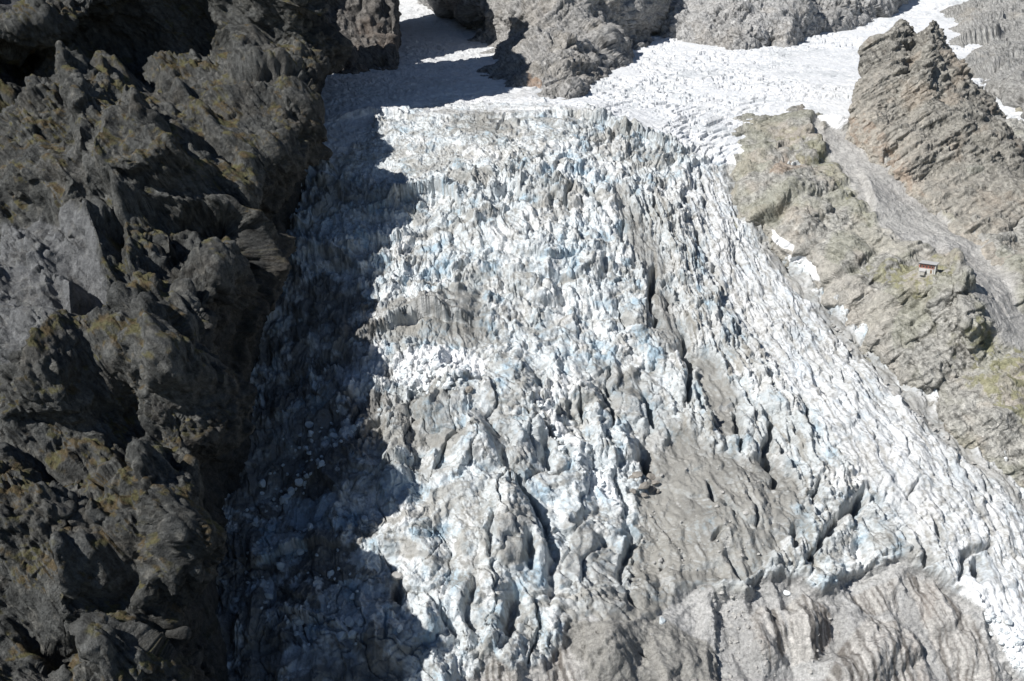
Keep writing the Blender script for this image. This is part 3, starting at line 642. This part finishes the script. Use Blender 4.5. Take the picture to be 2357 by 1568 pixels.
rust = S4.poly([(1212, 165), (1240, 165), (1232, 215), (1215, 232), (1208, 225)], 2, 1.5)
c4 = mix(c4, (.38, .25, .17), rust * .6 * sst(-.4, .2, b))
tag(mesh_obj('cliff', P4, rgba(c4), M_rock, S4.flip), 'grey pointed rock spur with a rust streak between two snow fields', kind='structure')

# 5. back wall
cols = [1400, 1490, 1560, 1640, 1700, 1760, 1830, 1900, 1990, 2065, 2110, 2170]
bnd = [40, 70, 88, 104, 112, 108, 110, 78, 58, 30, -10, -60]
rows = []
for r in range(6):
    rw = []
    for x, b_ in zip(cols, bnd):
        db = dg(b_)
        y, d = [(-420, db + 150), (-180, db + 80), (b_ - 110, db + 35), (b_ - 45, db + 10), (b_ + 2, db + 1), (b_ + 60, db - 4)][r]
        rw.append((x, y, d))
    rows.append(rw)
B5 = Sheet(rows, 380, 760)
B5.h += 7 * fbm(B5.x, B5.y, B5.z, 80., 3, 501)
blocks(B5, [(45., 15.), (20., 8.)], rot(-.6, .8, .3), 510, (1, 1, 2.2))
B5.h *= (1 - .55 * np.linspace(0, 1, B5.nv)[:, None] ** 3)
B5.settle(4)
t5 = blocks(B5, [(11., 6.), (5., 2.8), (2.6, 1.2)], rot(-.6, .8, .3), 515, (1, 1, 2.0)); B5.h += 1.1 * ridged(B5.x, B5.y, B5.z, 8., 3, 520)
P5 = B5.points(); c5, nz, a, b = rock_colour(B5, P5, (.40, .397, .39), (.28, .277, .272), (.44, .39, .33), .2, 0, t5, 530)
tag(mesh_obj('cliff', P5, rgba(c5), M_rock, B5.flip), 'grey back wall closing the upper snow basin', kind='structure')

# 6. jagged rock tower on the right
crest = [(1985, 135, 652), (2010, 98, 660), (2045, 72, 664), (2075, 48, 668), (2100, 60, 669), (2114, 80, 668), (2138, 62, 668), (2156, 48, 668), (2170, 100, 664), (2205, 145, 658), (2250, 205, 648), (2295, 262, 635), (2357, 352, 612), (2460, 480, 590), (2650, 640, 570)]
basel = [(1945, 262), (1952, 282), (1968, 300), (1990, 322), (2012, 342), (2035, 362), (2062, 388), (2100, 420), (2142, 462), (2190, 515), (2245, 565), (2310, 620), (2390, 685), (2480, 740), (2680, 800)]
rows = [[], [], [], [], [], []]
for (x, y, d), (bx, by) in zip(crest, basel):
    db = dg(by) - 24
    rows[0].append((x + 40, y + 190, d + 90)); rows[1].append((x, y, d + 2))
    rows[2].append((x * .75 + bx * .25, y * .75 + by * .25, d * .6 + db * .4 - 8)); rows[3].append((x * .4 + bx * .6, y * .4 + by * .6, d * .3 + db * .7 - 5)); rows[4].append((bx, by, db)); rows[5].append((bx - 10, by + 70, db + 6))
T6 = Sheet(rows, 620, 560)
vr = np.linspace(0, 1, T6.nv)[:, None]
T6.h += 3 * fbm(T6.x, T6.y, T6.z, 40., 3, 601)
blocks(T6, [(22., 9.), (10., 6.)], rot(.75, .75, .9), 610, (1, 1, 3.2))
T6.h *= np.where(np.abs(vr - .2) < .06, .6, 1) * (1 - .5 * sst(.7, .85, vr))
T6.settle(4)
t6 = blocks(T6, [(5., 2.9), (2.8, 1.7), (1.6, .9)], rot(.75, .75, .9), 615, (1, 1, 2.6)); T6.h += .5 * ridged(T6.x, T6.y, T6.z, 4., 2, 620)
P6 = T6.points(); c6, nz, a, b = rock_colour(T6, P6, (.33, .315, .28), (.23, .22, .20), (.42, .33, .25), .3, 0, t6, 630)
lowm = sst(.45, .8, vr + .18 * a); c6 = mix(c6, mix((.50, .46, .40), (.38, .36, .32), sst(-.3, .3, b)), lowm * .65)
rust = T6.poly([(1940, 255), (1990, 270), (2040, 320), (2080, 370), (2130, 450), (2080, 440), (2000, 345), (1950, 300)], 3, 4); c6 = mix(c6, (.42, .31, .23), rust * .5 * sst(-.3, .3, b))
tag(mesh_obj('cliff', P6, rgba(c6), M_rock, T6.flip), 'jagged brown rock tower with two points on the upper right', kind='structure')

# 7. far right wall
rows = []
for py in (-300, -60, 40, 120, 190, 260, 330):
    lx = np.interp(py, [-300, 0, 60, 110, 190, 250, 330], [2330, 2212, 2192, 2205, 2245, 2350, 2470])
    d0 = dg(max(py, -40)); rw = [(lx - 60, py, d0 + 60)]
    for k, (ox, oo) in enumerate(((0, 2), (70, -40), (170, -75), (330, -100), (600, -110))): rw.append((lx + ox, py, d0 + oo * (1 if py < 200 else .5)))
    rows.append(rw)
R7 = Sheet(rows, 380, 360)
blocks(R7, [(36., 12.), (16., 8.)], rot(.9, .7, .8), 710, (1, 1, 2.6)); R7.settle(4)
t7 = blocks(R7, [(7., 3.6), (3.2, 1.6)], rot(.9, .7, .8), 715, (1, 1, 2.6))
P7 = R7.points(); c7, nz, a, b = rock_colour(R7, P7, (.36, .355, .34), (.26, .26, .25), (.42, .38, .32), .3, 0, t7, 730)
tag(mesh_obj('cliff', P7, rgba(c7), M_rock, R7.flip), 'grey rock wall at the far upper right corner beyond the tower', kind='structure')

# 8. ridge carrying the hut
MG = [(180, 1900), (235, 1830), (265, 1760), (320, 1675), (400, 1690), (480, 1698), (540, 1742), (600, 1805), (660, 1875), (720, 1915), (790, 1985), (870, 2062), (950, 2135), (1020, 2200), (1080, 2270), (1150, 2375), (1260, 2520)]
rows = []
for py, mx_ in MG:
    a_ = np.interp(py, [180, 235, 265, 320, 400, 500, 600, 640, 720, 820, 950, 1150, 1260], [-.6, -.2, .25, .6, .9, 1.1, 1.3, 1.45, 1.15, .95, .8, .7, .6])
    b_ = np.interp(py, [180, 600, 660, 720, 900], [.9, .9, 1.15, 1.25, 1.1])
    rw = []
    for ox, oo in ((-110, 18), (-40, 7), (0, 0), (45, -11), (110, -19), (190, -24), (280, -26 * b_), (380, -27 * b_), (500, -18), (640, -20), (800, -24), (1050, -28)):
        o = oo * (a_ if oo < 0 else (3 if py < 330 else 1)) if py > 250 else 48 + abs(oo) * .8
        rw.append((mx_ + ox, py, dg(py) + o))
    rows.append(rw)
H8 = Sheet(rows, 900, 800, 2)
H8.h += 3.5 * fbm(H8.x, H8.y, H8.z, 45., 3, 801)
scree = H8.poly([(1875, 268), (1975, 310), (2150, 460), (2260, 570), (2330, 660), (2400, 760), (2400, 800), (2300, 790), (2235, 680), (2165, 590), (2060, 545), (2010, 495), (1962, 430), (1912, 350)], 3, 3)
H8.h -= 2.0 * scree
keep = H8.h.copy()
blocks(H8, [(28., 11.), (12., 7.)], rot(.6, .6, .5), 810, (1, 1, 2.0))
flat = np.clip(scree * .92 + H8.poly([(1700, 330), (1800, 262), (1890, 275), (1850, 320), (1700, 350)], 4, 2) * .5, 0, .95)
H8.h = keep * flat + H8.h * (1 - flat) * (1 - .45 * np.exp(-((np.linspace(0, 1, H8.nu)[None] - .18) / .05) ** 2))
for pts, H, L in [([(1985, 385), (2012, 470), (2008, 500)], 6, 18), ([(1990, 545), (2040, 560), (2100, 610)], 5, 14), ([(2170, 575), (2195, 640), (2215, 760), (2240, 820)], 11, 20), ([(2130, 640), (2150, 720), (2170, 800)], 6, 14), ([(1890, 705), (1935, 700)], 5, 10)]:
    H8.rib(pts, H, L, 1.6)
HUT = at(2136, 628, 0 + dg(628) - 26 * 1.15 * 1.4)
H8.settle(5)
t8 = blocks(H8, [(6., 2.6), (3., 1.3), (1.6, .6)], rot(.6, .6, .5), 815, (1, 1, 2.0))
H8.h += .7 * ridged(H8.x, H8.y, H8.z, 6., 4, 820); H8.h *= 1 - .8 * flat
P8 = H8.points()
c8, nz, a, b = rock_colour(H8, P8, (.40, .39, .36), (.27, .265, .245), (.48, .42, .35), .5, 0, t8, 830)
c8 = mix(c8, (.33, .33, .25), .45 * sst(.0, .5, fbm(H8.x, H8.y, H8.z, 30., 4, 841) + .1))
# pale clean rock low on the slope, grass right of the hut
pale = H8.poly([(1700, 480), (1850, 560), (1990, 640), (2080, 700), (2060, 830), (2110, 930), (2040, 860), (1900, 700), (1780, 600)], 4, 5) + H8.poly([(1950, 500), (2060, 530), (2150, 600), (2080, 600), (1950, 540)], 4, 4) * .7
c8 = mix(c8, mix((.52, .49, .44), (.40, .38, .345), sst(-.4, .4, b)), np.clip(pale, 0, 1) * .7)
grass = H8.poly([(2060, 615), (2160, 600), (2190, 650), (2100, 680), (2050, 660)], 4, 6) + H8.poly([(2230, 740), (2400, 760), (2400, 980), (2290, 950), (2210, 830)], 5, 8) + .6 * H8.poly([(1780, 290), (1900, 340), (2000, 450), (2000, 500), (1900, 400)], 4, 6) + .7 * H8.poly([(1990, 590), (2100, 610), (2090, 650), (1980, 620)], 4, 6)
c8 = mix(c8, mix((.22, .20, .06), (.30, .29, .17), sst(-.3, .4, b)), np.clip(grass, 0, 1) * sst(-.15, .3, b) * .8)
c8 = mix(c8, mix((.50, .49, .47), (.42, .41, .395), sst(-.4, .4, b)), scree * .9)
rust = H8.poly([(1800, 350), (1850, 370), (1800, 430), (1770, 420)], 5, 6); c8 = mix(c8, (.38, .27, .19), rust * .5)
patch = np.zeros_like(H8.h)
for pg in ([(1615, 352), (1700, 330), (1712, 345), (1690, 360), (1700, 395), (1680, 400), (1650, 375)], [(1765, 525), (1825, 560), (1820, 580), (1785, 565)],
           [(1805, 585), (1850, 600), (1890, 645), (1865, 645), (1815, 608)], [(1878, 270), (1940, 270), (1975, 255), (1970, 280), (1930, 298), (1895, 285)], [(1970, 325), (2045, 330), (2040, 345), (1985, 342)]):
    patch = np.maximum(patch, H8.poly(pg, 1.2, 1.2))
c8 = mix(c8, (.84, .845, .85), patch)
snow8 = patch > .5; k8 = cell(snow8)  # snow cover, split off from the rock faces
C8 = rgba(c8)
tag(mesh_obj('hill', P8, C8, M_rock, H8.flip, ~k8), 'grassy grey rock ridge with a scree gully and the hut', kind='structure')
P8s = P8 + np.array([0, -.1, .35])
tag(mesh_obj('snow_patches', P8, C8, M_snow, H8.flip, k8), 'thin snow patches left along the ridge foot', kind='structure')

# 9. distant dark slope behind the left buttress
rows = [[(px, py, 1000 - .4 * py + 20 * math.sin(px * .02)) for px in (-300, -100, 60, 200, 350, 520)] for py in (-300, -120, 0, 80, 160, 260)]
X9 = Sheet(rows, 160, 200)
t9 = blocks(X9, [(40., 14.), (16., 6.)], rot(.2, .5, .1), 910)
P9 = X9.points(); c9, *_ = rock_colour(X9, P9, (.12, .12, .125), (.08, .08, .085), (.2, .2, .2), 0, 0, t9, 930)
sn = X9.poly([(-60, 55), (30, 48), (70, 66), (40, 90), (-60, 120)], 3, 2); c9 = mix(c9, (.8, .82, .85), sn)
tag(mesh_obj('mountain', P9, rgba(c9), M_rock, X9.flip), 'dark far slope showing over the top of the left buttress', kind='structure')

# ------------------------------------------------------------------ the hut
def bx(V, Fc, x0, x1, y0, y1, z0, z1, z1b=None):
    """box; z1b raises the back top edge"""
    n = len(V); zb = z1 if z1b is None else z1b
    V += [(x0, y0, z0), (x1, y0, z0), (x1, y1, z0), (x0, y1, z0), (x0, y0, z1), (x1, y0, z1), (x1, y1, zb), (x0, y1, zb)]
    Fc += [tuple(n + k for k in q) for q in ((0, 3, 2, 1), (4, 5, 6, 7), (0, 1, 5, 4), (1, 2, 6, 5), (2, 3, 7, 6), (3, 0, 4, 7))]
def part(name, boxes, mat, parent=None, label=None):
    V, Fc = [], []
    for b_ in boxes: bx(V, Fc, *b_)
    me = bpy.data.meshes.new(name); me.from_pydata(V, [], Fc); me.update(); me.materials.append(mat)
    o = bpy.data.objects.new(name, me); COL.objects.link(o)
    if parent: o.parent = parent
    if label: o['label'] = label
    return o
XG, YG = proj(PG.reshape(-1, 3)); XH, YH = proj(P8.reshape(-1, 3))
def on(P, X, Y, px, py):
    k = int(np.argmin((X - px) ** 2 + (Y - py) ** 2)); return P.reshape(-1, 3)[k], k
hp, _k = on(P8, XH, YH, 2136, 627)
M_white = plain('limewashed_wall', (.50, .50, .475), .9, .1, .8); M_red = plain('red_boards', (.34, .10, .075), .8, .35, 1.2); M_pink = plain('weathered_red_boards', (.42, .22, .19), .8, .3, .9)
M_stone = plain('stone_wall', (.40, .385, .35), .95, .25, 1.1); M_metal = plain('roof_sheet', (.48, .48, .47), .6, .06, .5); M_darkm = plain('dark_fascia', (.035, .035, .04), .7); M_glass = plain('window_glass', (.04, .05, .06), .15); M_wood = plain('wood', (.22, .14, .08), .8)
hut = bpy.data.objects.new('mountain_hut', None); COL.objects.link(hut); hut.location = hp; hut.rotation_euler = (0, 0, math.radians(-37)); hut.scale = (.95, .95, .95)
tag(hut, 'small mountain hut with red upper boards and pale lower wall on the grassy ridge', 'hut')
part('foundation', [(-4.3, 4.3, -2.6, 3.2, -3.5, .15)], M_stone, hut)
part('wall', [(-4.1, 4.0, -2.3, 2.4, .15, 2.5)], M_white, hut, 'pale lower wall')
part('upper_wall', [(-4.1, 3.2, -2.33, 2.4, 2.5, 4.9)], M_pink, hut, 'red boarded upper wall')
part('upper_wall', [(3.2, 4.0, -2.3, 2.4, 2.5, 4.9)], M_stone, hut, 'grey stone corner of the upper wall')
part('corner_post', [(3.9, 4.25, -2.55, -2.3, .15, 4.9)], M_white, hut)
part('downpipe', [(3.3, 3.42, -2.5, -2.38, .15, 4.9)], M_darkm, hut)
rf_ = part('roof', [(-4.5, 4.5, -2.9, 2.9, 4.95, 5.15, 5.55)], M_metal, hut)
part('fascia', [(-4.5, 4.5, -2.98, -2.9, 4.72, 5.13)], M_darkm, rf_)
for x in (-3.4, -1.9, -.3, 1.3, 2.6):
    fr = part('window', [(x - .48, x - .38, -2.42, -2.33, 3.0, 4.1), (x + .38, x + .48, -2.42, -2.33, 3.0, 4.1), (x - .38, x + .38, -2.42, -2.33, 4.0, 4.1), (x - .38, x + .38, -2.42, -2.33, 3.0, 3.1)], M_wood, hut)
    part('pane', [(x - .38, x + .38, -2.37, -2.335, 3.1, 4.0)], M_glass, fr)
    for sx in (-1, 1): part('shutter', [(x + sx * .72 - .22, x + sx * .72 + .22, -2.40, -2.335, 3.0, 4.1)], M_red, fr)
part('door', [(1.6, 2.5, -2.36, -2.30, .2, 2.1)], M_wood, hut)
shed = bpy.data.objects.new('shed', None); COL.objects.link(shed); shed.parent = hut
shed.name = 'porch'
part('porch_wall', [(-3.3, -.7, -4.1, -2.62, -.9, 1.2)], M_stone, shed)
part('porch_roof', [(-3.6, -.4, -4.5, -2.40, 1.2, 1.36, 1.95)], M_metal, shed)
# ------------------------------------------------------------------ boulders and ice blocks
def stone_mesh(name, seed, mat, flat=.8):
    import bmesh
    rs = np.random.RandomState(seed); bm = bmesh.new(); bmesh.ops.create_icosphere(bm, subdivisions=3, radius=1.0)
    pl = rs.normal(size=(11, 3)); pl /= np.linalg.norm(pl, axis=1)[:, None]; dd = rs.uniform(.42, .85, 11); st_ = rs.uniform(.75, 1.25, 3) * (1, 1, flat)
    for v in bm.verts:
        p = np.array(v.co)
        for n_, d_ in zip(pl, dd):
            k_ = p @ n_
            if k_ > d_: p = p - n_ * (k_ - d_) * .93
        p = p * (1 + .04 * rs.normal()); v.co = p * st_
    me = bpy.data.meshes.new(name); bm.to_mesh(me); bm.free(); me.materials.append(mat); return me
M_b1 = plain('pale_boulder', (.42, .41, .39), .9, .2, .6); M_b2 = plain('brown_boulder', (.25, .23, .205), .9, .3, .6); M_ib = plain('clean_ice', (.70, .74, .76), .5, .08, .5); M_ib2 = plain('dusty_ice', (.62, .68, .71), .6, .15, .5)
BM = {'boulder': [stone_mesh('boulder', k, M_b1) for k in range(5)], 'brown': [stone_mesh('boulder', 20 + k, M_b2) for k in range(4)], 'ice': [stone_mesh('ice_block', 40 + k, M_ib, 1) for k in range(6)], 'blue': [stone_mesh('ice_block', 60 + k, M_ib2, 1) for k in range(5)]}
rr = random.Random(5)
def put(kind, px, py, r, label, group=None):
    p, k = on(PG, XG, YG, px, py); n = NG.reshape(-1, 3)[k]
    ice_ = kind in ('ice', 'blue')
    o = bpy.data.objects.new('ice_block' if ice_ else 'boulder', rr.choice(BM[kind])); COL.objects.link(o)
    o.location = Vector(p) + Vector(n) * r * .35; o.rotation_euler = (rr.uniform(-.4, .4), rr.uniform(-.4, .4), rr.uniform(0, 6.28)); o.scale = (r, r * rr.uniform(.8, 1.1), r * rr.uniform(.7, 1.05))
    return tag(o, label, 'ice block' if ice_ else 'boulder', group)
put('ice', 916, 1448, 2.3, 'big pale ice block sitting on the shadow edge low on the icefall')
put('boulder', 914, 1330, 3.2, 'large rounded dusty ice-grey boulder above the pale ice block')
put('blue', 1524, 1430, 1.9, 'white ice block lying alone on the dark grey slab')
put('boulder', 1521, 1289, 1.5, 'light grey boulder with a smaller one touching its left side')
put('boulder', 1508, 1294, 1.1, 'small grey boulder touching the light grey boulder on its right')
put('boulder', 1500, 1462, .9, 'small stone just above the dark grey slab crack')
put('ice', 1811, 1366, 1.6, 'white ice block wedged over the striped bedrock slabs')
put('brown', 1085, 898, 2.6, 'dark brown boulder lying in the fresh ice rubble')
put('blue', 660, 1148, 3.0, 'pale ice block in deep shade beside the left buttress')
put('blue', 845, 1195, 2.4, 'upright ice block at the shadow notch left of centre')
put('ice', 2345, 1478, 2.4, 'white ice block at the lower right end of the ice tongue')
for x, y, r in ((1452, 1105, 2.4), (1470, 1098, 3.0), (1492, 1103, 2.6), (1508, 1112, 2.0), (1478, 1122, 3.2), (1498, 1128, 2.2), (1460, 1130, 2.2), (1512, 1132, 1.5), (1485, 1140, 1.6)):
    put('brown', x, y, r * .95, 'brown boulder in the dark heap beside the grey debris plate', 'brown boulders of the dark heap')
def inside(pg, x, y):
    r = False
    for (a, b_), (c_, d_) in zip(pg, pg[1:] + pg[:1]):
        if (b_ > y) != (d_ > y) and x < (c_ - a) * (y - b_) / (d_ - b_) + a: r = not r
    return r
def strew(kind, pg, n, r0, r1, label, group):
    xs = [p[0] for p in pg]; ys = [p[1] for p in pg]; k = 0
    while k < n:
        x, y = rr.uniform(min(xs), max(xs)), rr.uniform(min(ys), max(ys))
        if inside(pg, x, y): put(kind, x, y, r0 + (r1 - r0) * rr.random() ** 3, label, group); k += 1
strew('ice', [(905, 835), (1000, 818), (1120, 850), (1100, 895), (960, 915), (905, 890)], 90, .8, 3.0, 'white ice block of the fresh rubble below the front ice cliff', 'fresh ice rubble below the front ice cliff')
strew('ice', [(1240, 930), (1290, 1000), (1400, 1120), (1430, 1170), (1370, 1120), (1260, 1000)], 45, .7, 2.2, 'white ice block in the rubble gully right of centre', 'ice rubble in the gully right of centre')
strew('ice', [(2235, 1400), (2300, 1400), (2357, 1450), (2357, 1560), (2310, 1500), (2260, 1440)], 45, .6, 1.8, 'white ice block in the rubble at the lower right corner', 'ice rubble in the lower right corner')
strew('blue', [(650, 1010), (800, 930), (830, 980), (700, 1140), (610, 1190), (600, 1120)], 60, .8, 2.4, 'pale ice block in the shaded rubble chute left of centre', 'ice rubble in the shaded chute')
strew('blue', [(560, 1150), (800, 1250), (860, 1480), (700, 1500), (560, 1400)], 60, .7, 2.4, 'pale ice block on the shaded lower left of the icefall', 'ice blocks on the shaded lower icefall')
strew('boulder', [(1650, 1360), (1720, 1360), (1740, 1440), (1800, 1560), (1660, 1560), (1620, 1440)], 90, .35, 1.2, 'small pale boulder on the gravel chute left of the striped slabs', 'boulders on the gravel chute')
strew('boulder', [(1480, 1060), (1640, 1060), (1780, 1120), (1760, 1280), (1560, 1300), (1460, 1200)], 50, .35, 1.3, 'small grey boulder resting on the grey debris-covered ice', 'boulders on the debris-covered ice')
strew('boulder', [(1440, 1180), (1500, 1150), (1560, 1250), (1640, 1340), (1560, 1340), (1470, 1240)], 40, .35, 1.0, 'small pale boulder on the debris band below the dark heap', 'boulders on the debris band')
strew('boulder', [(1905, 735), (1975, 790), (2130, 950), (2270, 1090), (2250, 1100), (2110, 960), (1960, 810)], 45, .5, 1.6, 'grey boulder in the rubble line where the ice meets the right ridge', 'boulders along the right edge of the ice')
strew('boulder', [(1850, 1540), (1900, 1400), (1960, 1380), (1950, 1450), (1900, 1568)], 25, .35, 1.0, 'small pale boulder on the gravel right of the striped slabs', 'boulders right of the striped slabs')
